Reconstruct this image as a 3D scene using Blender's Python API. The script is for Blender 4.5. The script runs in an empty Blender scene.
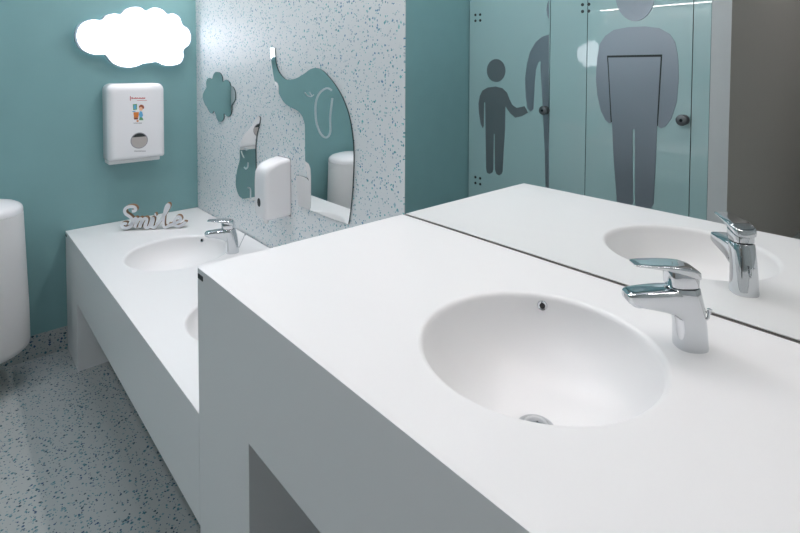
import bpy, bmesh, math, random
from mathutils import Vector, Matrix
from mathutils.geometry import delaunay_2d_cdt

# ------------------------------------------------------------------ camera
F_PX, PCY = 509.71, 84.03            # focal length and principal row, photo 800x533
PITCH, YAW, ROLL = -0.0349, -0.7295, 0.0035
CAM = Vector((-0.9748, -2.6741, 1.2737))
FW = Vector((-math.sin(YAW)*math.cos(PITCH), math.cos(YAW)*math.cos(PITCH), math.sin(PITCH)))
R0 = FW.cross(Vector((0, 0, 1))).normalized()
U0 = R0.cross(FW)
RT = R0*math.cos(ROLL)+U0*math.sin(ROLL)
UP = U0*math.cos(ROLL)-R0*math.sin(ROLL)
scene = bpy.context.scene
COL = scene.collection
cd = bpy.data.cameras.new('camera')
cd.sensor_width = 36.0
cd.lens = F_PX/800*36
cd.shift_y = -(266.5-PCY)/800
cd.clip_start = 0.02
cam = bpy.data.objects.new('camera', cd)
COL.objects.link(cam)
m3 = Matrix((RT, UP, -FW)).transposed()
cam.matrix_world = Matrix.Translation(CAM) @ m3.to_4x4()
scene.camera = cam

# ------------------------------------------------------------------ world, exposure
w = bpy.data.worlds.new('world')
scene.world = w
w.use_nodes = True
w.node_tree.nodes['Background'].inputs[0].default_value = (0.5, 0.55, 0.6, 1)
w.node_tree.nodes['Background'].inputs[1].default_value = 0.0
scene.view_settings.view_transform = 'Standard'
scene.view_settings.look = 'None'
scene.view_settings.gamma = 1
scene.view_settings.use_curve_mapping = False
scene.view_settings.exposure = 0.0
LED_STRENGTH = 43.0
CLOUD_STRENGTH = 2.8
FILL_DOWNLIGHT_STRENGTH = 80.0
FILL_PANEL_STRENGTH = 9.5

# ------------------------------------------------------------------ pixel -> point on a known plane
def ray(px, py):
    return FW + RT*((px-400)/F_PX) - UP*((py-PCY)/F_PX)
def hit(px, py, axis, v):
    d = ray(px, py)
    return CAM + d*((v-CAM[axis])/d[axis])
def hit_vertical(px, py, P, n):
    d = ray(px, py)
    t = ((P[0]-CAM.x)*n[0]+(P[1]-CAM.y)*n[1])/(d.x*n[0]+d.y*n[1])
    return CAM+d*t

# ------------------------------------------------------------------ materials
def srgb(r, g, b):
    f = lambda c: (c/255/12.92) if c/255 <= 0.04045 else ((c/255+0.055)/1.055)**2.4
    return (f(r), f(g), f(b), 1)
MATS = {}
def mat(name, col, rough=0.5, metal=0.0, emit=None, strength=0, coat=0.0, ior=1.5, noise=0.0, nscale=40, bump=0.0):
    if name in MATS: return MATS[name]
    m = bpy.data.materials.new(name); m.use_nodes = True
    nt = m.node_tree; b = nt.nodes['Principled BSDF']
    b.inputs['Base Color'].default_value = col
    b.inputs['Roughness'].default_value = rough
    b.inputs['Metallic'].default_value = metal
    b.inputs['IOR'].default_value = ior
    b.inputs['Coat Weight'].default_value = coat
    b.inputs['Coat Roughness'].default_value = 0.02
    if emit:
        b.inputs['Emission Color'].default_value = emit
        b.inputs['Emission Strength'].default_value = strength
    if noise or bump:
        tc = nt.nodes.new('ShaderNodeTexCoord')
        nz = nt.nodes.new('ShaderNodeTexNoise'); nz.inputs['Scale'].default_value = nscale
        nz.inputs['Detail'].default_value = 4
        nt.links.new(tc.outputs['Object'], nz.inputs['Vector'])
        if noise:
            mx = nt.nodes.new('ShaderNodeMix'); mx.data_type = 'RGBA'
            mx.inputs[6].default_value = tuple(c*(1-noise) for c in col[:3])+(1,)
            mx.inputs[7].default_value = tuple(min(1, c*(1+noise)) for c in col[:3])+(1,)
            nt.links.new(nz.outputs['Fac'], mx.inputs[0])
            nt.links.new(mx.outputs[2], b.inputs['Base Color'])
        if bump:
            bp = nt.nodes.new('ShaderNodeBump'); bp.inputs['Strength'].default_value = bump
            bp.inputs['Distance'].default_value = 0.002
            nt.links.new(nz.outputs['Fac'], bp.inputs['Height'])
            nt.links.new(bp.outputs['Normal'], b.inputs['Normal'])
    MATS[name] = m
    return m

def speckle(name, base, flecks, rough=0.45, dens=1.0, scale=75, size=1.0):
    """pale sheet with scattered small chips, two voronoi layers"""
    m = bpy.data.materials.new(name); m.use_nodes = True
    nt = m.node_tree; N = nt.nodes; L = nt.links; b = N['Principled BSDF']
    b.inputs['Roughness'].default_value = rough
    tc = N.new('ShaderNodeTexCoord')
    nz = N.new('ShaderNodeTexNoise'); nz.inputs['Scale'].default_value = 120
    L.new(tc.outputs['Object'], nz.inputs['Vector'])
    ad = N.new('ShaderNodeVectorMath'); ad.operation = 'MULTIPLY_ADD'
    ad.inputs[1].default_value = (0.006,)*3
    L.new(nz.outputs['Color'], ad.inputs[0]); L.new(tc.outputs['Object'], ad.inputs[2])
    prev = None
    for k, (sc, thr, keep) in enumerate(((scale, 0.46, 0.75), (scale*1.6, 0.42, 0.55), (scale*0.8, 0.28, 0.4))):
        v = N.new('ShaderNodeTexVoronoi'); v.inputs['Scale'].default_value = sc
        v.distance = 'MANHATTAN' if k != 1 else 'EUCLIDEAN'
        off = N.new('ShaderNodeVectorMath'); off.inputs[1].default_value = (3.1*k, 1.7*k, 5.3*k)
        L.new(ad.outputs[0], off.inputs[0]); L.new(off.outputs[0], v.inputs['Vector'])
        sp = N.new('ShaderNodeSeparateColor'); L.new(v.outputs['Color'], sp.inputs[0])
        # chip radius varies per cell
        rr = N.new('ShaderNodeMath'); rr.operation = 'MULTIPLY'; rr.inputs[1].default_value = thr*size
        L.new(sp.outputs[1], rr.inputs[0])
        lt = N.new('ShaderNodeMath'); lt.operation = 'LESS_THAN'
        L.new(v.outputs['Distance'], lt.inputs[0]); L.new(rr.outputs[0], lt.inputs[1])
        kp = N.new('ShaderNodeMath'); kp.operation = 'LESS_THAN'; kp.inputs[1].default_value = keep*dens
        L.new(sp.outputs[0], kp.inputs[0])
        mu = N.new('ShaderNodeMath'); mu.operation = 'MULTIPLY'
        L.new(lt.outputs[0], mu.inputs[0]); L.new(kp.outputs[0], mu.inputs[1])
        cr = N.new('ShaderNodeValToRGB'); cr.color_ramp.interpolation = 'CONSTANT'
        els = cr.color_ramp.elements
        while len(els) < len(flecks): els.new(0.5)
        for i, f in enumerate(flecks):
            els[i].position = i/len(flecks); els[i].color = f
        L.new(sp.outputs[2], cr.inputs[0])
        mx = N.new('ShaderNodeMix'); mx.data_type = 'RGBA'
        L.new(mu.outputs[0], mx.inputs[0])
        if prev is None: mx.inputs[6].default_value = base
        else: L.new(prev, mx.inputs[6])
        L.new(cr.outputs[0], mx.inputs[7])
        prev = mx.outputs[2]
    L.new(prev, b.inputs['Base Color'])
    return m

TEAL = mat('teal_laminate', srgb(124, 166, 168), 0.42, noise=0.05, nscale=9)
DTEAL = mat('dark_teal_laminate', srgb(82, 122, 126), 0.42, noise=0.05, nscale=9)
TERRA = speckle('speckled_wall_panel', srgb(226, 230, 232),
                [srgb(74, 156, 166), srgb(150, 186, 198), srgb(84, 142, 176), srgb(112, 190, 192), srgb(172, 188, 198)], 0.4, 0.52, 84, 1.12)
FLOORM = speckle('speckled_vinyl_floor', srgb(172, 177, 176),
                 [srgb(28, 66, 82), srgb(66, 112, 124), srgb(30, 70, 110), srgb(80, 130, 140), srgb(120, 150, 158)], 0.45, 1.15, 80, 1.18)
WHITE = mat('white_solid_surface', srgb(238, 238, 238), 0.34, noise=0.008, nscale=300)
PLASTIC = mat('white_plastic', srgb(236, 236, 238), 0.22)
PLASTIC2 = mat('white_satin_plastic', srgb(226, 226, 226), 0.3)
CHROME = mat('chrome', (0.66, 0.68, 0.70, 1), 0.05, 1.0)
DARKC = mat('dark_metal', srgb(48, 52, 55), 0.35, 0.8)
MIRROR = mat('mirror_silver', (0.90, 0.915, 0.91, 1), 0.0, 1.0)
MIREDGE = mat('mirror_edge', srgb(40, 62, 66), 0.3)
ENGRAVE = mat('engraved_frost', srgb(205, 215, 218), 0.35, 0.55)
SEAL = mat('grey_silicone', srgb(112, 106, 102), 0.6)
BLACK = mat('black_void', srgb(14, 14, 15), 0.6)
GLASS = mat('frosted_teal_glass', srgb(168, 200, 200), 0.5, coat=1.0)
GLASS.node_tree.nodes['Principled BSDF'].inputs['Coat IOR'].default_value = 2.0
GLASSEDGE = mat('glass_edge', srgb(50, 92, 92), 0.3)
PICTO = mat('satin_steel_film', srgb(154, 162, 170), 0.34, 0.8)
PICTOD = mat('dark_steel_film', srgb(122, 132, 136), 0.42, 0.5)
GREYWALL = mat('grey_paint', srgb(196, 200, 200), 0.7, noise=0.02, nscale=20)
TAUPE = mat('taupe_paint', srgb(184, 180, 172), 0.7, noise=0.02, nscale=20)
CEIL = mat('white_ceiling_paint', srgb(235, 236, 236), 0.8)
KNOB = mat('gunmetal', srgb(120, 122, 124), 0.35, 0.9)
ALU = mat('anodised_aluminium', srgb(180, 182, 184), 0.4, 0.9)
LEDM = mat('led_diffuser', (1, 1, 1, 1), 0.4, emit=(1.0, 0.925, 0.90, 1), strength=LED_STRENGTH)
CLOUDM = mat('cloud_diffuser', (1, 1, 1, 1), 0.4, emit=(0.87, 0.90, 1.0, 1), strength=CLOUD_STRENGTH)
CLOUDRIM = mat('cloud_rim', srgb(150, 168, 178), 0.35)
CLOUDBACK = mat('cloud_back_glow', (1, 1, 1, 1), 0.4, emit=(0.8, 0.9, 1.0, 1), strength=1.6)
FILLDOWNM = mat('fill_downlight_diffuser', (1, 1, 1, 1), 0.4, emit=(0.98, 0.96, 1.0, 1), strength=FILL_DOWNLIGHT_STRENGTH)
FILLPANELM = mat('fill_panel_diffuser', (1, 1, 1, 1), 0.4, emit=(0.93, 0.92, 1.0, 1), strength=FILL_PANEL_STRENGTH)
MDF = mat('raw_mdf', srgb(142, 110, 80), 0.7, noise=0.12, nscale=120)
SIGNW = mat('white_sign_paint', srgb(226, 228, 232), 0.5)
BADGE = mat('dark_badge', srgb(38, 46, 46), 0.4)
PAPER = mat('grey_paper', srgb(178, 172, 168), 0.7)
RED = mat('red_print', srgb(196, 60, 58), 0.5)
ORANGE = mat('orange_print', srgb(214, 128, 52), 0.5)
BROWN = mat('brown_print', srgb(146, 76, 44), 0.5)
BLUE = mat('blue_print', srgb(96, 166, 206), 0.5)
GREENP = mat('green_print', srgb(96, 156, 110), 0.5)
SKINP = mat('skin_print', srgb(232, 184, 150), 0.5)
GREYP = mat('grey_print', srgb(150, 150, 156), 0.5)

# ------------------------------------------------------------------ mesh helpers
def link(name, bm, material, parent=None, smooth=None):
    bmesh.ops.recalc_face_normals(bm, faces=bm.faces[:])
    me = bpy.data.meshes.new(name)
    bm.to_mesh(me); bm.free()
    mats = material if isinstance(material, (list, tuple)) else [material]
    for m in mats: me.materials.append(m)
    if smooth is not None:
        for p in me.polygons: p.use_smooth = True
        me.set_sharp_from_angle(angle=math.radians(smooth))
    o = bpy.data.objects.new(name, me)
    COL.objects.link(o)
    if parent is not None:
        o.parent = parent
    return o
def tag(o, label, cat, group=None):
    o['label'] = label; o['category'] = cat
    if group: o['group'] = group
    return o
def struct(o, label=None):
    o['kind'] = 'structure'
    if label: o['label'] = label
    return o
def thing(name, loc, label, cat, group=None, rz=0):
    o = bpy.data.objects.new(name, None)
    o.empty_display_size = 0.05
    COL.objects.link(o)
    o.location = loc; o.rotation_euler = (0, 0, rz)
    return tag(o, label, cat, group)
def box(bm, x0, x1, y0, y1, z0, z1, bevel=0.0, mi=0):
    vs = [bm.verts.new((x, y, z)) for x in (x0, x1) for y in (y0, y1) for z in (z0, z1)]
    idx = [(0, 1, 3, 2), (4, 6, 7, 5), (0, 4, 5, 1), (2, 3, 7, 6), (0, 2, 6, 4), (1, 5, 7, 3)]
    fs = [bm.faces.new([vs[i] for i in f]) for f in idx]
    for f in fs: f.material_index = mi
    if bevel:
        es = set(e for f in fs for e in f.edges)
        bmesh.ops.bevel(bm, geom=list(es), offset=bevel, segments=2, affect='EDGES', profile=0.5)
def boxobj(name, x0, x1, y0, y1, z0, z1, material, parent=None, bevel=0.0, origin=(0, 0, 0)):
    bm = bmesh.new()
    ox, oy, oz = origin
    box(bm, x0-ox, x1-ox, y0-oy, y1-oy, z0-oz, z1-oz, bevel)
    return link(name, bm, material, parent, 40 if bevel else None)
def lathe(bm, prof, n=48, axis='Z', centre=(0, 0, 0), mi=0, squash=None):
    """prof: list of (r, h); closed at r == 0"""
    rings = []
    for r, h in prof:
        if r <= 1e-7:
            rings.append([(0, 0, h)])
        else:
            rings.append([(r*math.cos(2*math.pi*k/n), r*math.sin(2*math.pi*k/n), h) for k in range(n)])
    c = Vector(centre)
    def conv(p):
        x, y, z = p
        if axis == 'X': q = Vector((z, x, y))
        elif axis == 'Y': q = Vector((x, z, y))
        else: q = Vector((x, y, z))
        return q+c
    V = [[bm.verts.new(conv(p)) for p in rg] for rg in rings]
    for a, b in zip(V[:-1], V[1:]):
        for k in range(n):
            k2 = (k+1) % n
            if len(a) == 1 and len(b) == 1: continue
            if len(a) == 1: f = bm.faces.new((a[0], b[k], b[k2]))
            elif len(b) == 1: f = bm.faces.new((a[k], a[k2], b[0]))
            else: f = bm.faces.new((a[k], a[k2], b[k2], b[k]))
            f.material_index = mi
def loft(bm, sections, cap=True, mi=0):
    V = [[bm.verts.new(p) for p in s] for s in sections]
    n = len(V[0])
    for a, b in zip(V[:-1], V[1:]):
        for k in range(n):
            f = bm.faces.new((a[k], a[(k+1) % n], b[(k+1) % n], b[k])); f.material_index = mi
    if cap:
        bm.faces.new(V[0]).material_index = mi
        bm.faces.new(V[-1][::-1]).material_index = mi
def smooth_path(pts, closed=True, n=5):
    out = []; N = len(pts)
    rng = range(N) if closed else range(N-1)
    for i in rng:
        g = (lambda k: pts[k % N]) if closed else (lambda k: pts[min(max(k, 0), N-1)])
        p0, p1, p2, p3 = g(i-1), g(i), g(i+1), g(i+2)
        for j in range(n):
            t = j/n
            out.append(tuple(0.5*((2*p1[c])+(-p0[c]+p2[c])*t+(2*p0[c]-5*p1[c]+4*p2[c]-p3[c])*t*t+(-p0[c]+3*p1[c]-3*p2[c]+p3[c])*t**3) for c in range(2)))
    if not closed: out.append(tuple(pts[-1]))
    return out
def plate(bm, pts, off, mi_face=0, mi_side=0):
    """extrude the planar outline pts (3D points, front side) by vector off (to the back)"""
    off = Vector(off); ax = off.normalized()
    e1 = ax.orthogonal().normalized(); e2 = ax.cross(e1)
    P = [Vector(p) for p in pts]; o = P[0]
    p2 = [Vector(((p-o).dot(e1), (p-o).dot(e2))) for p in P]
    vs, es, fs, _, _, _ = delaunay_2d_cdt(p2, [], [list(range(len(p2)))], 1, 1e-6)
    F = [bm.verts.new(o+e1*v.x+e2*v.y) for v in vs]
    B = [bm.verts.new(o+e1*v.x+e2*v.y+off) for v in vs]
    cnt = {}
    for f in fs:
        bm.faces.new([F[i] for i in f]).material_index = mi_face
        bm.faces.new([B[i] for i in f[::-1]]).material_index = mi_side
        for i, j in zip(f, f[1:]+f[:1]): cnt.setdefault(frozenset((i, j)), []).append((i, j))
    for k, v in cnt.items():
        if len(v) == 1:
            i, j = v[0]
            bm.faces.new((F[j], F[i], B[i], B[j])).material_index = mi_side
def ribbon(pts, width, closed=False):
    """2D stroke outline with round ends; returns list of quads' outline (left+right)"""
    n = len(pts); L = []; R = []
    for i in range(n):
        a = pts[i-1] if (i > 0 or closed) else pts[i]
        b = pts[(i+1) % n] if (i < n-1 or closed) else pts[i]
        dx, dy = b[0]-a[0], b[1]-a[1]; l = math.hypot(dx, dy) or 1e-9
        nx, ny = -dy/l, dx/l
        wd = width(i/(n-1)) if callable(width) else width
        L.append((pts[i][0]+nx*wd/2, pts[i][1]+ny*wd/2)); R.append((pts[i][0]-nx*wd/2, pts[i][1]-ny*wd/2))
    return L, R
def stroke(bm, pts, width, conv, off, closed=False, mi_face=0, mi_side=0):
    L, R = ribbon(pts, width, closed)
    off = Vector(off)
    Lf = [bm.verts.new(conv(p)) for p in L]; Rf = [bm.verts.new(conv(p)) for p in R]
    Lb = [bm.verts.new(Vector(conv(p))+off) for p in L]; Rb = [bm.verts.new(Vector(conv(p))+off) for p in R]
    n = len(pts)
    for i in range(n if closed else n-1):
        j = (i+1) % n
        bm.faces.new((Lf[i], Lf[j], Rf[j], Rf[i])).material_index = mi_face
        bm.faces.new((Lb[j], Lb[i], Rb[i], Rb[j])).material_index = mi_side
        bm.faces.new((Lf[j], Lf[i], Lb[i], Lb[j])).material_index = mi_side
        bm.faces.new((Rf[i], Rf[j], Rb[j], Rb[i])).material_index = mi_side
    if not closed:
        bm.faces.new((Lf[0], Rf[0], Rb[0], Lb[0])).material_index = mi_side
        bm.faces.new((Rf[-1], Lf[-1], Lb[-1], Rb[-1])).material_index = mi_side

# ------------------------------------------------------------------ dimensions
XL, XD = -4.3, -2.147          # far wall of stalls / plane of the stall doors
YF = -3.4                       # wall behind the camera
HC = 2.9
YS = -1.602                     # side of the tall unit = end of speckled panel
H1, H2, DEP = 0.534, 0.85, 0.586
APR, LEGW = 0.2455, 0.238

# ------------------------------------------------------------------ the setting
struct(boxobj('floor', XL, 0.1, YF, 0.1, -0.08, 0, FLOORM), 'pale vinyl floor with dark blue-green chips')
struct(boxobj('ceiling', XL, 0.1, YF, 0.1, HC, HC+0.08, CEIL))
struct(boxobj('wall_back', XL, 0.1, 0, 0.1, 0, HC, TEAL), 'teal laminate back wall')
struct(boxobj('wall_right', 0.0, 0.1, YS, 0, 0, HC, TERRA), 'white wall panel speckled with teal chips')
struct(boxobj('wall_right_plain', 0.006, 0.1, YF, YS, 0, HC, GREYWALL))
struct(boxobj('wall_front', XL, 0.1, YF-0.1, YF, 0, HC, GREYWALL))
struct(boxobj('wall_left', XL-0.1, XL, YF, 0.1, 0, HC, TAUPE))
struct(boxobj('baseboard_back', XL+0.6, 0, -0.004, 0, 0, 0.1025, FLOORM), 'speckled vinyl skirting turned up the teal wall')
PY0, PY1 = -1.726, -1.821
# partition between stalls and the passage, its end faces the basins
bm = bmesh.new(); box(bm, XL, XD, PY1, PY0, 0, HC)
for f in bm.faces:
    f.normal_update()
    f.material_index = 1 if f.normal.y < -0.9 else 0
struct(link('wall_partition', bm, [GREYWALL, TAUPE]), 'grey painted partition end beside the glass stall')

struct(boxobj('wall_left_fascia', XD-0.03, XD, PY0, 0, 2.1, HC, DTEAL), 'teal panel above the stall doors')

# ------------------------------------------------------------------ lamps and added fill lights
LEDX, LEDZ = -0.07, 1.862
led = thing('led_strip_lamp', (LEDX, -1.6, LEDZ), 'long thin LED strip lamp fixed high along the basin wall', 'lamp')
boxobj('housing', -0.016, 0.07, -1.55, 1.595, 0.010, 0.03, ALU, led, 0.003)
boxobj('wall_side_lip', 0.011, 0.016, -1.55, 1.595, 0.004, 0.010, ALU, led)  # unseen lip, added to keep the diffuser's light off the wall
boxobj('diffuser', -0.011, 0.011, -1.545, 1.56, 0.005, 0.010, LEDM, led)
for k, (x, y) in enumerate(((-1.55, -0.6), (-1.55, -1.75), (-3.2, -2.6))):  # unseen ceiling lights added for ambient fill; the last lifts the dark passage wall
    d = thing('fill_ceiling_light', (x, y, HC), ('added round fill light on the ceiling over the floor beside the low counter', 'added round fill light on the ceiling over the floor beside the tall counter', 'added round fill light on the ceiling in the passage behind the grey partition')[k], 'lamp', 'added ceiling fill lights')
    bm = bmesh.new(); lathe(bm, [(0.10, -0.001), (0.13, -0.002), (0.13, -0.012), (0.10, -0.014), (0.10, -0.001)], 40); link('trim_ring', bm, CEIL, d, 40)
    bm = bmesh.new(); lathe(bm, [(0, -0.006), (0.0995, -0.006), (0.0995, -0.010), (0, -0.010)], 40); link('diffuser', bm, FILLDOWNM, d)

pn = thing('fill_ceiling_panel', (-0.46, -0.72, HC), 'added square fill light panel on the ceiling over the low counter', 'lamp')  # unseen panel, added to brighten the low counter and the walls around it
boxobj('frame', -0.31, 0.31, -0.31, 0.31, -0.012, -0.0005, CEIL, pn, 0.002)
boxobj('diffuser', -0.29, 0.29, -0.29, 0.29, -0.015, -0.012, FILLPANELM, pn)

# cloud lamp on the teal wall
CLOUD = [(285,145),(290,110),(310,85),(345,73),(385,75),(400,58),(430,50),(460,52),(475,35),(505,24),(535,26),(558,40),
         (580,28),(605,28),(625,38),(640,52),(665,50),(688,65),(700,95),(722,110),(732,140),(725,170),(703,190),(703,220),
         (690,243),(660,252),(625,250),(600,238),(570,242),(545,245),(520,255),(490,260),(455,255),(425,240),(405,215),
         (395,208),(360,210),(325,200),(300,180)]
yc = -0.040
pts = [hit(a/3.81, b/3.81, 1, yc) for a, b in smooth_path(CLOUD, True, 3)]
cen = sum(pts, Vector())/len(pts)
cl = thing('cloud_lamp', (cen.x, 0, cen.z), 'glowing white cloud-shaped lamp on the teal wall', 'lamp')
org = Vector((cen.x, 0, cen.z))
bm = bmesh.new(); plate(bm, [(p-cen)*0.968+cen-org for p in pts], (0, 0.006, 0)); link('diffuser', bm, CLOUDM, cl)
bm = bmesh.new(); plate(bm, [p-org+Vector((0, 0.004, 0)) for p in pts], (0, 0.024, 0)); link('body', bm, CLOUDRIM, cl, 50)
bm = bmesh.new(); plate(bm, [(p-cen)*0.96+cen-org+Vector((0, 0.028, 0)) for p in pts], (0, 0.0015, 0)); link('back_light', bm, CLOUDBACK, cl)
for dx in (-0.13, 0.11):
    bm = bmesh.new(); lathe(bm, [(0, -0.0), (0.014, -0.0), (0.014, -0.0105), (0, -0.0105)], 20, 'Y', (dx, 0, 0))
    link('standoff', bm, ALU, cl)

# ------------------------------------------------------------------ vanity units
def basin_profile(depth, BR):
    pr = [(BR, 0.0)]
    fr = 0.010
    for k in range(1, 6):
        t = math.pi/2*k/5
        pr.append((BR-fr*math.sin(t)*0.9, -fr*(1-math.cos(t))))
    r0, z0 = pr[-1]
    for k in range(1, 25):
        t = math.pi/2*k/24
        pr.append((max(0.0, r0*math.cos(t)**0.82) if k < 24 else 0, z0-(depth+z0)*math.sin(t)**1.0))
    return pr
def worktop(bm, x0, x1, y0, y1, z, basins, th):
    """flat top with round openings, y0<y1, plus edge faces and underside"""
    ys = [y0]
    bs = sorted(basins, key=lambda b: b[1])
    for a, b in zip(bs[:-1], bs[1:]): ys.append((a[1]+b[1])/2)
    ys.append(y1)
    n = 96
    for (bx, by, BR), ya, yb in zip(bs, ys[:-1], ys[1:]):
        angs = [2*math.pi*k/n for k in range(n)]
        for cx, cy in ((x0, ya), (x0, yb), (x1, ya), (x1, yb)):
            a = math.atan2(cy-by, cx-bx) % (2*math.pi)
            i = min(range(len(angs)), key=lambda q: abs(angs[q]-a)); angs[i] = a
        angs.sort()
        inn, out = [], []
        for a in angs:
            c, s = math.cos(a), math.sin(a)
            tx = ((x1-bx)/c if c > 1e-9 else (x0-bx)/c if c < -1e-9 else 1e9)
            ty = ((yb-by)/s if s > 1e-9 else (ya-by)/s if s < -1e-9 else 1e9)
            t = min(tx, ty)
            inn.append(bm.verts.new((bx+BR*c, by+BR*s, z)))
            out.append(bm.verts.new((bx+t*c, by+t*s, z)))
        for k in range(n):
            bm.faces.new((inn[k], out[k], out[(k+1) % n], inn[(k+1) % n]))
    bmesh.ops.remove_doubles(bm, verts=bm.verts[:], dist=1e-5)
    # outer edge turned down
    es = [e for e in bm.edges if e.is_boundary and not any(abs(math.hypot(v.co.x-b[0], v.co.y-b[1])-b[2]) < 1e-4 for v in e.verts for b in basins)]
    r = bmesh.ops.extrude_edge_only(bm, edges=es)
    for v in r['geom']:
        if isinstance(v, bmesh.types.BMVert): v.co.z = z-th
    bmesh.ops.bevel(bm, geom=es, offset=0.0014, segments=2, affect='EDGES', profile=0.5)
def vanity(y0, y1, H, basins, label, legs, over):
    v = thing('vanity_unit', (-DEP/2, (y0+y1)/2, 0), label, 'washbasin counter')
    ox, oy = -DEP/2, (y0+y1)/2
    bm = bmesh.new()
    worktop(bm, -DEP-ox, -0.0042-ox, y0-oy, y1-oy, H, [(bx-ox, by-oy, br) for bx, by, br in basins], 0.0125)
    link('worktop', bm, WHITE, v, 30)
    boxobj('front_apron', -DEP, -DEP+0.02, y0, y1, H-APR, H-0.0125, WHITE, v, 0, (ox, oy, 0))
    for a, b in legs:
        boxobj('leg_panel', -DEP+0.0002, -0.003, a, b, 0, H-APR, WHITE, v, 0.0, (ox, oy, 0))
    # underside board hides the bowls
    boxobj('underside_board', -DEP+0.02, -0.003, y0, y1, H-APR, H-APR+0.012, WHITE, v, 0, (ox, oy, 0))
    for e in (y0, y1-0.012):
        boxobj('end_board', -DEP+0.02, -0.003, e, e+0.012, H-APR+0.012, H-0.0125, WHITE, v, 0, (ox, oy, 0))
    for bx, by, br in basins:
        bm = bmesh.new(); lathe(bm, basin_profile(0.132, br), 96, 'Z', (bx-ox, by-oy, H))
        ba = link('basin', bm, WHITE, v, 60)
        # drain with domed plug
        bm = bmesh.new()
        lathe(bm, [(0, 0.0075), (0.010, 0.007), (0.018, 0.005), (0.021, 0.002), (0.021, 0.0), (0, 0.0)], 36, 'Z', (bx-ox, by-oy, H-0.1305))
        link('drain_plug', bm, CHROME, ba, 50)
        bm = bmesh.new(); lathe(bm, [(0.021, 0.0005), (0.027, 0.0015), (0.029, 0.0)], 36, 'Z', (bx-ox, by-oy, H-0.1312)); link('drain_ring', bm, CHROME, ba, 50)
        # overflow on the rear wall of the bowl
        a = math.radians(over)
        pr = basin_profile(0.132, br)
        (ra, za), (rb, zb) = next((p, q) for p, q in zip(pr[:-1], pr[1:]) if q[1] <= -0.019)
        rr = ra+(rb-ra)*(-0.019-za)/(zb-za)-0.0006; slope = (ra-rb)/(za-zb)
        c = Vector((bx-ox+rr*math.cos(a), by-oy+rr*math.sin(a), H-0.019))
        nrm = Vector((-math.cos(a), -math.sin(a), slope)).normalized()
        rot = nrm.to_track_quat('Z', 'Y').to_matrix().to_4x4()
        for nm, prof, mt in (('overflow_ring', [(0.0052, 0.0), (0.0052, 0.0022), (0.0080, 0.0028), (0.0092, 0.0)], CHROME),
                             ('overflow_hole', [(0, 0.0012), (0.0054, 0.0012), (0.0054, 0.0)], BLACK)):
            bm = bmesh.new(); lathe(bm, prof, 28)
            bmesh.ops.transform(bm, matrix=Matrix.Translation(c) @ rot, verts=bm.verts[:])
            link(nm, bm, mt, ba, 50)
    # small maker's badge at the far end of the front
    boxobj('badge', -DEP-0.0015, -DEP, y1-0.030, y1-0.005, H-0.021, H-0.0115, BADGE, v, 0, (ox, oy, 0))
    return v
B_LOW = [(-0.293, -0.592, 0.198), (-0.293, -1.258, 0.198)]
B_HIGH = [(-0.306, -2.2435, 0.183)]
vanity(YS+0.001, -0.002, H1, B_LOW, 'low white counter with two round basins standing against the teal wall', [(-LEGW, -0.002)], 42)
vanity(YF+0.002, YS, H2, B_HIGH, 'tall white counter with one round basin below the large mirror', [(YS-LEGW, YS), (YF+0.002, YF+LEGW)], 30)

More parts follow.
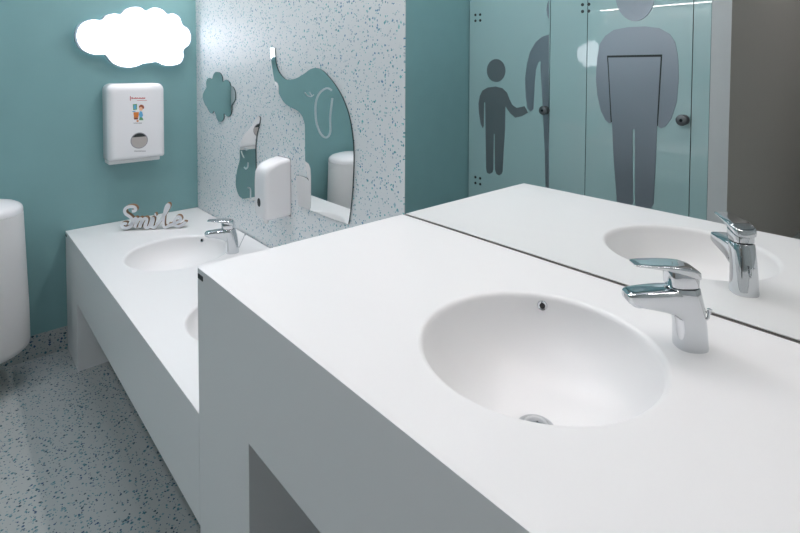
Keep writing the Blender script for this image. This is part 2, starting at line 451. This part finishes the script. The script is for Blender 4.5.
# ------------------------------------------------------------------ taps
def oval(cx, cz, rs, rt, n=32, e=2.4):
    out = []
    for k in range(n):
        a = 2*math.pi*k/n; c, s = math.cos(a), math.sin(a)
        out.append(Vector((cx+rs*math.copysign(abs(c)**(2/e), c), rt*math.copysign(abs(s)**(2/e), s), cz)))
    return out
def cross(s, zt, zb, w, n=40, e=5.0):
    out = []; zc = (zt+zb)/2; h = (zt-zb)/2
    for k in range(n):
        a = 2*math.pi*k/n; c, q = math.cos(a), math.sin(a)
        out.append(Vector((s, w/2*math.copysign(abs(c)**(2/e), c), zc+h*math.copysign(abs(q)**(2/e), q))))
    return out
def tap(x, y, z, rz, label, long_rod):
    t = thing('mixer_tap', (x, y, z), label, 'tap', 'basin taps', rz)
    bm = bmesh.new()
    loft(bm, [oval(-.003, 0.0, .0250, .0240), oval(-.003, .004, .0255, .0245), oval(-.0025, .008, .0250, .0240), oval(-.001, .035, .0244, .0230), oval(.003, .065, .0246, .022),
              oval(.008, .085, .0246, .0215), oval(.011, .0965, .0246, .0213), oval(.0112, .0985, .023, .020)])
    link('body', bm, CHROME, t, 40)
    bm = bmesh.new()
    loft(bm, [cross(.004, .0965, .030, .034), cross(.018, .0972, .046, .040), cross(.032, .0972, .0560, .0430), cross(.048, .0962, .0610, .0435), cross(.066, .0945, .0645, .0425),
              cross(.084, .0925, .0675, .040), cross(.096, .0905, .0705, .036), cross(.1015, .0890, .0735, .031), cross(.1040, .0865, .0770, .025)])
    sp = link('spout', bm, CHROME, t, 40)
    bm = bmesh.new(); lathe(bm, [(0, -.006), (.0095, -.006), (.011, -.004), (.011, .004), (0, .004)], 28, 'Z', (.082, 0, .0708)); link('aerator', bm, CHROME, sp, 40)
    bm = bmesh.new(); loft(bm, [oval(.012, .0970, .0215, .0185), oval(.012, .1005, .0215, .0185)]); link('gap_ring', bm, DARKC, t, 40)
    bm = bmesh.new()
    loft(bm, [oval(.0135, .1005, .0235, .0195, e=3), oval(.0137, .1015, .0245, .0202, e=3), oval(.0145, .112, .0250, .0202, e=3), oval(.0155, .122, .0245, .0200, e=3), oval(.017, .1265, .022, .018, e=3)])
    lv = link('lever', bm, CHROME, t, 40)
    bm = bmesh.new()
    loft(bm, [cross(-.0105, .1210, .1130, .026), cross(-.008, .1265, .1130, .036), cross(-.001, .1315, .1150, .042), cross(.012, .1350, .1195, .0445), cross(.028, .1365, .1245, .044),
              cross(.046, .1370, .1285, .0415), cross(.064, .1370, .1310, .038), cross(.080, .1368, .1325, .034), cross(.090, .1364, .1332, .029), cross(.0935, .1356, .1338, .023)])
    link('lever_blade', bm, CHROME, lv, 40)
    # pop-up rod behind the body
    bm = bmesh.new()
    if long_rod: rod = [(-.0285, .018), (-.044, .052), (-.052, .070)]
    else: rod = [(-.024, .040), (-.031, .046), (-.0325, .058)]
    secs = []
    for i, (s, zz) in enumerate(rod):
        a = rod[max(i-1, 0)]; b = rod[min(i+1, len(rod)-1)]
        ds, dz = b[0]-a[0], b[1]-a[1]; l = math.hypot(ds, dz)
        n1 = Vector((-dz/l, 0, ds/l)); n2 = Vector((0, 1, 0)); r = .0017 if long_rod else .0022
        secs.append([Vector((s, 0, zz))+n1*r*math.cos(2*math.pi*k/10)+n2*r*math.sin(2*math.pi*k/10) for k in range(10)])
    loft(bm, secs)
    e = rod[-1]; lathe(bm, [(0, -.005), (.0032, -.004), (.0036, .002), (0, .004)], 16, 'Z', (e[0], 0, e[1]))
    link('popup_rod', bm, CHROME, t, 50)
    t.scale = (0.94,)*3 if not long_rod else (0.97,)*3
    return t
TA = math.atan2(.155, -.17)
tap(-0.138, -2.3995, H2, TA, 'chrome mixer tap on the tall counter in front of the large mirror', False)
tap(-0.139, -0.742, H1, TA+math.radians(10), 'chrome mixer tap on the low counter near the white lettering', True)
tap(-0.139, -1.408, H1, TA+math.radians(10), 'chrome mixer tap on the low counter right beside the tall counter', True)

# ------------------------------------------------------------------ big mirror
mir = thing('wall_mirror', (0.0022, -2.5, 0.846), 'large frameless wall mirror above the tall counter', 'mirror')
boxobj('mirror_glass', 0.0, 0.005, YF+0.005+2.5, YS-0.0005+2.5, 0.004, 0.97, MIRROR, mir)
boxobj('silicone_joint', -0.0063, 0.0, YF+0.005+2.5, YS-0.0005+2.5, -0.006, 0.0025, SEAL, mir)

# ------------------------------------------------------------------ cut-out mirrors on the speckled wall
MX = -0.005
def cut_mirror(name, outline, label, lines, n=4, smooth=True):
    o2 = smooth_path(outline, True, n) if smooth else outline
    pts = [hit(a, b, 0, MX) for a, b in o2]
    c = sum(pts, Vector())/len(pts); org = Vector((0, c.y, min(p.z for p in pts)))
    t = thing(name, org, label, 'mirror')
    bm = bmesh.new(); plate(bm, [p-org for p in pts], (-MX-0.0005, 0, 0), 0, 1)
    link('mirror_glass', bm, [MIRROR, MIREDGE], t)
    for nm, ln, wd in lines:
        bm = bmesh.new()
        sm = smooth_path(ln, False, 6)
        stroke(bm, sm, wd, lambda p: hit(p[0], p[1], 0, MX-0.0006)-org, (0.0006, 0, 0))
        link(nm, bm, ENGRAVE, t)
    return t
cut_mirror('cloud_mirror', [(195+a/8.88, 65+b/8.88) for a, b in
    [(160,95),(175,68),(195,62),(220,70),(240,105),(246,150),(265,133),(285,135),(305,155),(315,185),(335,195),(352,230),(357,275),
     (350,320),(325,355),(325,400),(315,440),(295,460),(270,445),(255,430),(255,470),(240,498),(220,505),(200,490),(185,450),(168,408),
     (155,428),(140,430),(120,405),(105,375),(85,345),(70,300),(70,260),(85,225),(100,200),(98,160),(108,125),(130,115),(150,125)]],
    'small cloud-shaped mirror on the speckled wall', [], 3)
ELE = [(270.25,48.3),(270.5,48.0),(272.4,47.95),(274.2,48),(274.5,48.3),(274.8,52),(275.1,57),(276,64.4),(279.5,73.2),(286.3,79.6),(295.6,78.5),(304,73.8),(309.7,69.6),(315.3,68),(321,69.6),
       (327.5,75.6),(335,85),(341.6,96.3),(347.2,110.3),(350.6,124.4),(352.6,139.4),(353.3,150),(353.5,162),(352.6,184),(351,204.6),(348.6,222),(348.0,223.8),
       (346,223.4),(328.5,217.6),(312,211),(300.5,206.3),(298.5,205),(297.6,200),(296.8,188),(296,177.5),(296.3,176),(301,176),(306.2,178),(308.7,180.6),(308,178),
       (306.6,173),(305.6,167),(305.1,160),(305,145),(304.9,131.4),(304.6,124.4),(302.2,116.5),(297.5,110.8),(291,107.5),(284.4,102.8),(278.8,93.5),(275,83),(272.6,70),(271.2,60.6),(270.5,54)]
cut_mirror('elephant_mirror', ELE, 'elephant-shaped mirror with raised trunk on the speckled wall',
    [('ear_line', [(331.6,90.6),(329,88.6),(325.2,88.6),(319.6,93),(316,101),(315.2,110.3),(316.3,122.6),(320,132.9),(324.7,137.4),(328.5,136),(330.3,130),(330,118),(331.0,108),(332.2,98)], 1.9),
     ('eye_line', [(304.6,92.2),(307.4,95.6),(310.8,96.6),(313.8,94.6)], 1.0), ('lash_line', [(309.2,92.0),(311.6,95.6)], 0.9)])
cut_mirror('calf_mirror', [(258.1,116),(260,118.2),(258.6,126.9),(256.4,136.3),(255.4,147.5),(255.6,160.7),(255.9,175.7),(256,190),(255.6,199.5),(252.5,200.5),(248.8,200),
    (240.3,197.2),(236.6,189.7),(235.6,181.3),(237.1,170),(239.6,159.7),(239.6,149.4),(241.3,140),(246,132.5),(251.6,126),(256.3,118.2)],
    'small baby elephant mirror on the speckled wall behind the soap dispenser',
    [('leg_line', [(247.6,187.6),(249.6,188.2),(250.4,191),(250.4,199)], 1.3), ('mouth_line', [(244.0,167),(245.8,169),(247.7,166.8),(248.0,162.5)], 1.2),
     ('ear_line', [(241.2,151),(242.4,155),(244,158)], 1.0), ('eye_line', [(244.6,147.8),(246.2,150),(248,149)], 1.0)])

# ------------------------------------------------------------------ paper towel dispenser on the teal wall
def round_rect(x0, x1, z0, z1, rt, rb, n=8):
    out = []
    for cx, cz, r, a0 in ((x1-rt, z1-rt, rt, 0), (x0+rt, z1-rt, rt, 90), (x0+rb, z0+rb, rb, 180), (x1-rb, z0+rb, rb, 270)):
        for k in range(n+1):
            a = math.radians(a0+90*k/n); out.append((cx+r*math.cos(a), cz+r*math.sin(a)))
    return out
dx0, dx1, dz0, dz1, dd = -0.4335, -0.1890, 0.837, 1.189, 0.111
dcx = (dx0+dx1)/2
disp = thing('towel_dispenser', (dcx, 0, dz0), 'white paper towel dispenser with round window on the teal wall', 'dispenser')
bm = bmesh.new(); secs = []
r = 0.03
def dsec(y, ins):
    return [Vector((a-dcx, y, b-dz0)) for a, b in round_rect(dx0+ins, dx1-ins, dz0+ins*0.6, dz1-ins*1.2, max(0.03-ins*0.2, .004), max(0.012-ins*0.1, .003))]
secs.append(dsec(-0.0005, 0.004)); secs.append(dsec(-0.010, 0.0)); secs.append(dsec(-(dd-r), 0.0))
for k in range(1, 9):
    t = math.pi/2*k/8
    secs.append(dsec(-(dd-r)-r*math.sin(t), r*(1-math.cos(t))))
loft(bm, secs); link('cover', bm, PLASTIC, disp, 40)
boxobj('back_plate', dx0+0.006, dx1-0.02, -0.085, -0.0005, dz0-0.016, dz0+0.01, PLASTIC2, disp, 0.004, (dcx, 0, dz0))
FY = -dd
def fpt(px, py, off=0.0):
    p = hit(px, py, 1, FY-off); return Vector((p.x-dcx, p.y, p.z-dz0))
wc = fpt(139.3, 140.5)
bm = bmesh.new(); lathe(bm, [(.033, -0.0005), (.0365, -0.0015), (.0375, 0.0005)], 40, 'Y', (wc.x, wc.y, wc.z)); win = link('window_ring', bm, GREYP, disp, 50)
bm = bmesh.new(); lathe(bm, [(0, -0.0006), (.0342, -0.0006), (.0342, 0.0005)], 40, 'Y', (wc.x, wc.y, wc.z)); link('window_pane', bm, BADGE, win)
bm = bmesh.new()
seg = [Vector((wc.x+.0335*math.cos(math.radians(a)), wc.y-0.0012, wc.z+.0335*math.sin(math.radians(a)))) for a in range(150, 391, 8)]
plate(bm, seg, (0, 0.0005, 0)); link('paper_roll', bm, PAPER, win)
def decal(name, px_pts, material, off=0.0006):
    bm = bmesh.new(); plate(bm, [fpt(a, b, off) for a, b in px_pts], (0, 0.0005, 0)); return link(name, bm, material, disp)
def crop2(pts): return [(125+a/19.03, 88+b/19.03) for a, b in pts]
rnd = random.Random(4)
bm = bmesh.new(); x = 131.4
while x < 144.6:
    wd = 0.55+0.3*rnd.random(); hh = 0.95+0.55*(rnd.random() < .25)
    plate(bm, [fpt(x, 98.85, .0006), fpt(x+wd, 98.85, .0006), fpt(x+wd, 98.85-hh, .0006), fpt(x, 98.85-hh, .0006)], (0, .0005, 0)); x += wd+0.22
plate(bm, [fpt(130.0, 100.6, .0006), fpt(130.7, 100.6, .0006), fpt(130.7, 96.2, .0006), fpt(130.0, 96.2, .0006)], (0, .0005, 0))
link('red_lettering', bm, RED, disp)
decal('red_line', [(137, 100.6), (147, 100.5), (147, 100.1), (137, 100.2)], RED)
decal('printed_mirror_frame', crop2([(150,310),(228,302),(228,412),(155,420)]), GREENP)
decal('printed_mirror', crop2([(168,326),(210,322),(210,398),(170,402)]), BLUE, 0.0009)
decal('printed_basin', crop2([(160,462),(265,458),(255,560),(170,560)]), ORANGE)
decal('printed_tap', crop2([(140,440),(200,432),(200,452),(140,458)]), BLUE)
decal('printed_hair', crop2(smooth_path([(268,345),(300,318),(345,328),(366,372),(340,400),(300,370),(270,385)], True, 3)), BROWN)
decal('printed_face', crop2(smooth_path([(275,372),(310,360),(338,392),(322,430),(288,432),(270,405)], True, 3)), SKINP, 0.0009)
decal('printed_shirt', crop2([(285,440),(325,450),(345,520),(320,560),(275,555),(262,500)]), BLUE)
decal('printed_trousers', crop2([(275,556),(330,560),(352,612),(270,612)]), GREENP)
decal('printed_stool', crop2([(165,562),(250,562),(245,600),(175,600)]), BROWN)
decal('orange_dot', [(136.6, 120.2), (138.6, 120.2), (138.6, 121.8), (136.6, 121.8)], ORANGE)
for a, b, y in ((133.6, 141.2, 123.6), (134.4, 145.4, 151.6)):
    bm = bmesh.new(); x = a
    while x < b:
        wd = 0.5+0.3*rnd.random()
        plate(bm, [fpt(x, y, .0006), fpt(x+wd, y-.1, .0006), fpt(x+wd, y-1.0, .0006), fpt(x, y-.9, .0006)], (0, .0005, 0)); x += wd+0.25
    link('grey_lettering', bm, GREYP, disp)

# ------------------------------------------------------------------ soap dispenser on the speckled wall
sy0, sy1 = -0.962, -0.866
soap = thing('soap_dispenser', (0, (sy0+sy1)/2, 0.70), 'white soap dispenser on the speckled wall beside the elephant mirror', 'dispenser')
prof = [(-0.0008, 0.0), (-0.0008, 0.219), (-0.012, 0.221), (-0.05, 0.214), (-0.08, 0.203), (-0.096, 0.190), (-0.1035, 0.172), (-0.106, 0.14), (-0.106, 0.04), (-0.104, 0.012), (-0.098, 0.002), (-0.08, -0.002)]
cxp, czp = -0.045, 0.11
secs = []
hw = (sy1-sy0)/2
rr = 0.016
for k in range(0, 7):
    secs.append((-hw+rr*(k/6)**2, rr*(1-math.sin(math.pi/2*k/6))))
full = secs+[(-a, b) for a, b in secs[::-1]]
bm = bmesh.new(); L = []
for yy, ins in full:
    s = []
    for px_, pz_ in prof:
        fx = 1-ins/0.106; fz = 1-ins/0.11
        s.append(Vector((px_*fx if px_ < -0.001 else px_, yy, czp+(pz_-czp)*fz)))
    L.append(s)
loft(bm, L); link('cover', bm, PLASTIC, soap, 38)
bm = bmesh.new(); lathe(bm, [(0, -0.0012), (.0115, -0.0012), (.0125, 0.001)], 28, 'X', (0, 0, 0))
bmesh.ops.transform(bm, matrix=Matrix.Translation((-0.1062, 0.002, 0.062)) @ Matrix.Diagonal((1, 1, 1.35, 1)), verts=bm.verts[:])
link('sight_window', bm, DARKC, soap, 40)
bm = bmesh.new(); lathe(bm, [(0, -0.022), (.007, -0.022), (.009, -0.016), (.011, 0.0), (0, 0.0)], 24, 'Z', (-0.078, 0, 0)); link('nozzle', bm, PLASTIC2, soap, 40)
boxobj('back_plate', -0.0008, -0.0001, -hw-0.001, hw+0.001, -0.002, 0.222, GREYP, soap)

# ------------------------------------------------------------------ bin on the teal wall
BNR, BNT = 0.147, 0.132
b = thing('wall_bin', (-0.883, -0.152, 0.15), 'white cylindrical bin with domed lid hung on the teal wall', 'bin')
bm = bmesh.new()
lathe(bm, [(0, 0), (BNR-.03, 0), (BNR-.012, .003), (BNR-.003, .012), (BNR, .028), (BNR-.001, .15), (BNT+.002, .540), (BNT-.0005, .5415), (BNT-.0005, .543)], 72); link('body', bm, PLASTIC2, b, 40)
bm = bmesh.new()
lathe(bm, [(BNT-.001, .543), (BNT+.002, .544), (BNT+.0015, .556), (BNT-.001, .564), (BNT-.007, .571), (BNT-.022, .580), (BNT*.5, .592), (0, .596)], 72); link('lid', bm, PLASTIC, b, 40)
boxobj('wall_bracket', -0.05, 0.05, 0.140, 0.1515, 0.2, 0.42, ALU, b)

# ------------------------------------------------------------------ "Smile" lettering
P0 = Vector((-0.404, -0.164, H1)); Q0 = Vector((-0.165, -0.317, H1))
dv = (Q0-P0).normalized(); nv = Vector((dv.y, -dv.x, 0)).normalized()   # towards camera
if nv.dot(CAM-P0) < 0: nv = -nv
sign = thing('smile_sign', P0, 'white wooden script letters reading Smile on the low counter', 'sign')
def sconv(p):
    q = hit_vertical(115+p[0]/10, 200+p[1]/10, P0, (nv.x, nv.y))-P0
    q.z = max(q.z, 0.0)
    return q
def letter(strokes, wd):
    bm = bmesh.new()
    for s in strokes:
        sm = smooth_path(s, False, 6)
        stroke(bm, sm, wd, sconv, -nv*0.024, mi_face=0, mi_side=1)
    return link('letter', bm, [SIGNW, MDF], sign)
letter([[(168,112),(196,108),(208,90),(190,70),(150,66),(112,80),(96,108),(108,140),(145,165),(172,195),(176,230),(155,262),(118,281),(86,276),(70,258),(76,240),(100,236),(118,244)]], 31)
letter([[(150,268),(172,235),(196,190),(212,186),(214,210),(198,278)], [(204,250),(232,202),(254,186),(266,196),(262,225),(248,278)], [(254,248),(284,196),(304,184),(318,194),(314,225),(304,262),(316,278),(336,270),(354,250)]], 30)
letter([[(342,262),(372,200),(380,180),(382,205),(370,255),(380,276),(400,270),(420,246)], [(396,150),(412,146)]], 30)
letter([[(410,262),(446,215),(500,140),(536,75),(540,50),(524,48),(508,75),(494,130),(486,190),(484,245),(498,272),(520,268),(548,242)]], 27)
letter([[(540,255),(580,240),(628,222),(656,196),(650,172),(626,170),(600,196),(592,228),(604,256),(640,262),(676,246),(700,226),(704,214)]], 29)

# ------------------------------------------------------------------ stalls opposite (seen in the mirror)
GZ0, GZ1 = 0.12, 2.08
def on_door(px, py, off=0.0):
    """pixel inside the big mirror -> point on the door plane, mirrored back into the room"""
    p = hit(px, py, 0, -(XD+off)+0.001); return Vector((-p.x+0.001, p.y, p.z))
def door_y(px): return on_door(px, 100).y
def pane(name, ya, yb, parent, org):
    bm = bmesh.new(); box(bm, XD-0.010-org[0], XD-org[0], ya-org[1], yb-org[1], GZ0-org[2], GZ1-org[2], 0.0008)
    for f in bm.faces:
        f.normal_update(); f.material_index = 0 if abs(f.normal.x) > 0.9 else 1
    return link(name, bm, [GLASS, GLASSEDGE], parent)
def figure(parent, org, name, px_pts, material, th=0.003, n=0, base=0.0):
    p2 = smooth_path(px_pts, True, n) if n else px_pts
    bm = bmesh.new(); plate(bm, [on_door(a, b, base+th)-org for a, b in p2], (-th, 0, 0))
    return link(name, bm, material, parent)
def bolts(parent, org, pxs):
    for a, b in pxs:
        c = on_door(a, b)-org
        bm = bmesh.new(); lathe(bm, [(0, .004), (.0085, .004), (.0105, .002), (.0105, 0), (0, 0)], 20, 'X', c); link('hinge_bolt', bm, BADGE, parent, 40)
def knob(parent, org, px, py):
    c = on_door(px, py, .04)-org; c.x = 0
    bm = bmesh.new(); lathe(bm, [(.030, 0), (.030, .004), (.014, .006), (.014, .022), (.028, .028), (.032, .038), (.029, .046), (.018, .050), (0, .050)], 32, 'X', c); k = link('door_knob', bm, KNOB, parent, 40)
    bm = bmesh.new(); lathe(bm, [(0, .0515), (.008, .0515), (.009, .050), (0, .050)], 20, 'X', c); link('lock_slot', bm, DARKC, k, 40)
def dd1(pts): return [(465+a/3.81, 50+b/3.81) for a, b in pts]
def ellipse(cx, cy, rx, ry, n=36): return [(cx+rx*math.cos(2*math.pi*k/n), cy+ry*math.sin(2*math.pi*k/n)) for k in range(n)]

yA, yB, yC, yD, yE = -0.008, door_y(549), door_y(586), door_y(691.3), PY0+0.0005
# first door
org = Vector((XD, (yA+yB)/2, GZ0))
d1 = bpy.data.objects.new('door_1', None); COL.objects.link(d1); d1.location = org
struct(d1, 'pale teal frosted glass stall door with a child figure holding a hand'); 
pane('glass_pane', yB+0.002, yA, d1, org)
figure(d1, org, 'child_head', ellipse(495.7, 70.5, 9.2, 11.5), PICTOD)
figure(d1, org, 'child_body', dd1([(65,155),(85,143),(115,139),(140,145),(158,162),(168,188),(178,208),(195,221),(225,214),(232,226),(238,239),(212,253),(190,258),(170,240),(152,214),
    (151,300),(146,380),(142,462),(138,472),(128,478),(118,472),(113,455),(112,390),(112,322),(110,319),(108,322),(107,400),(107,455),(103,467),(92,473),(82,467),(79,450),(77,320),(76,202),(74,198),(71,202),
    (70,290),(66,298),(58,280),(52,240),(50,205),(55,175)]), PICTOD)
figure(d1, org, 'adult_half', [(548.4,34.6),(541.7,36.7),(535.2,42),(529.9,51.2),(526.8,63),(524.7,78.7),(525.3,97.1),(527.3,108.6),(530.4,111.5),(533.1,108.9),(533.5,99.7),(534.1,84),(535.4,69.6),(537.6,62.5),(539.6,60.8),(540.6,62),(540.1,66),
    (541.1,84),(543,118),(544.5,155),(545.3,197),(548.4,197)], PICTO)
figure(d1, org, 'adult_head_half', [(548.5,0),(546.8,4),(546.0,9.5),(546.8,15),(548.5,18.8)], PICTO)
bolts(d1, org, [(475.2,14.9),(479.9,14.6),(475.2,20.8),(480,20.4)])
bolts(d1, org, [(475.2,177.2),(479.9,178.4),(475.2,183),(480,184.2)])
knob(d1, org, 542.6, 110.5)
# fixed panel between the doors
def panel(name, ya, yb, label):
    o = Vector((XD, (ya+yb)/2, GZ0))
    t = thing(name, o, label, 'glass panel')
    pane('glass_pane', ya, yb, t, o)
    boxobj('floor_foot', -0.03, 0.02, -0.02, 0.02, -GZ0, 0.0, ALU, t)
    return t, o
p1, po = panel('glass_panel', yC+0.002, yB-0.002, 'narrow frosted glass panel between the two stall doors')
bolts(p1, po, [(582.3, 4.6), (582.3, 11.4)])
# second door
org = Vector((XD, (yC+yD)/2, GZ0))
d2 = bpy.data.objects.new('door_2', None); COL.objects.link(d2); d2.location = org
struct(d2, 'pale teal frosted glass stall door with a large grey adult figure')
pane('glass_pane', yD+0.002, yC-0.002, d2, org)
figure(d2, org, 'adult_head', ellipse(634.7, -5.5, 19.6, 26.6), PICTO)
figure(d2, org, 'adult_arms', [(596,70),(596.9,57.8),(599.5,43.8),(604.8,35.9),(613.5,29.8),(627.5,27.1),(645,26.3),(659,28),(669.5,34),(674.8,42),(677.4,54.3),(678.2,66),(678.5,78),(676.4,102),(671,118.5),
    (665,126.6),(660.5,128.4),(657.9,126.6),(658.6,112),(660.8,78),(662.2,54.2),(606.6,55.6),(607.6,69),(609.2,100),(610.4,123),(608.8,123.4),(605,120),(600.5,111),(597.2,96),(595.6,80)], PICTO)
figure(d2, org, 'torso_gap_shade', [(606.8,55.6),(662.0,54.4),(660.6,78),(658.5,112),(657.6,126),(656.9,126),(656.9,112),(658.9,78),(660.2,57.2),(608.1,58.0),(609,69),(610.2,95),(611.6,122),(610.2,122.8),(609,100),(607.6,69)], BADGE, 0.001)  # dark strip put in for the shade in the gap between torso and arms
figure(d2, org, 'adult_torso', [(607.9,57.6),(660.4,56.8),(659.2,78),(657.1,114),(655.5,159),(653.2,204),(650.5,208.4),(640,207),(636,206.2),(634.8,203),(634.6,160),(634.4,130),(633.2,128.6),(632,130),(632.2,160),(632.8,203),
    (631,205.4),(620,203.8),(616.6,201.5),(613.4,159),(611.4,120),(610,95),(608.6,69)], PICTO)
bolts(d2, org, [(588.6, 4.2), (588.6, 11.0)])
knob(d2, org, 681.2, 120.3)
p2, po = panel('glass_panel', yE+0.001, yD-0.002, 'narrow frosted glass panel beside the grey partition end')
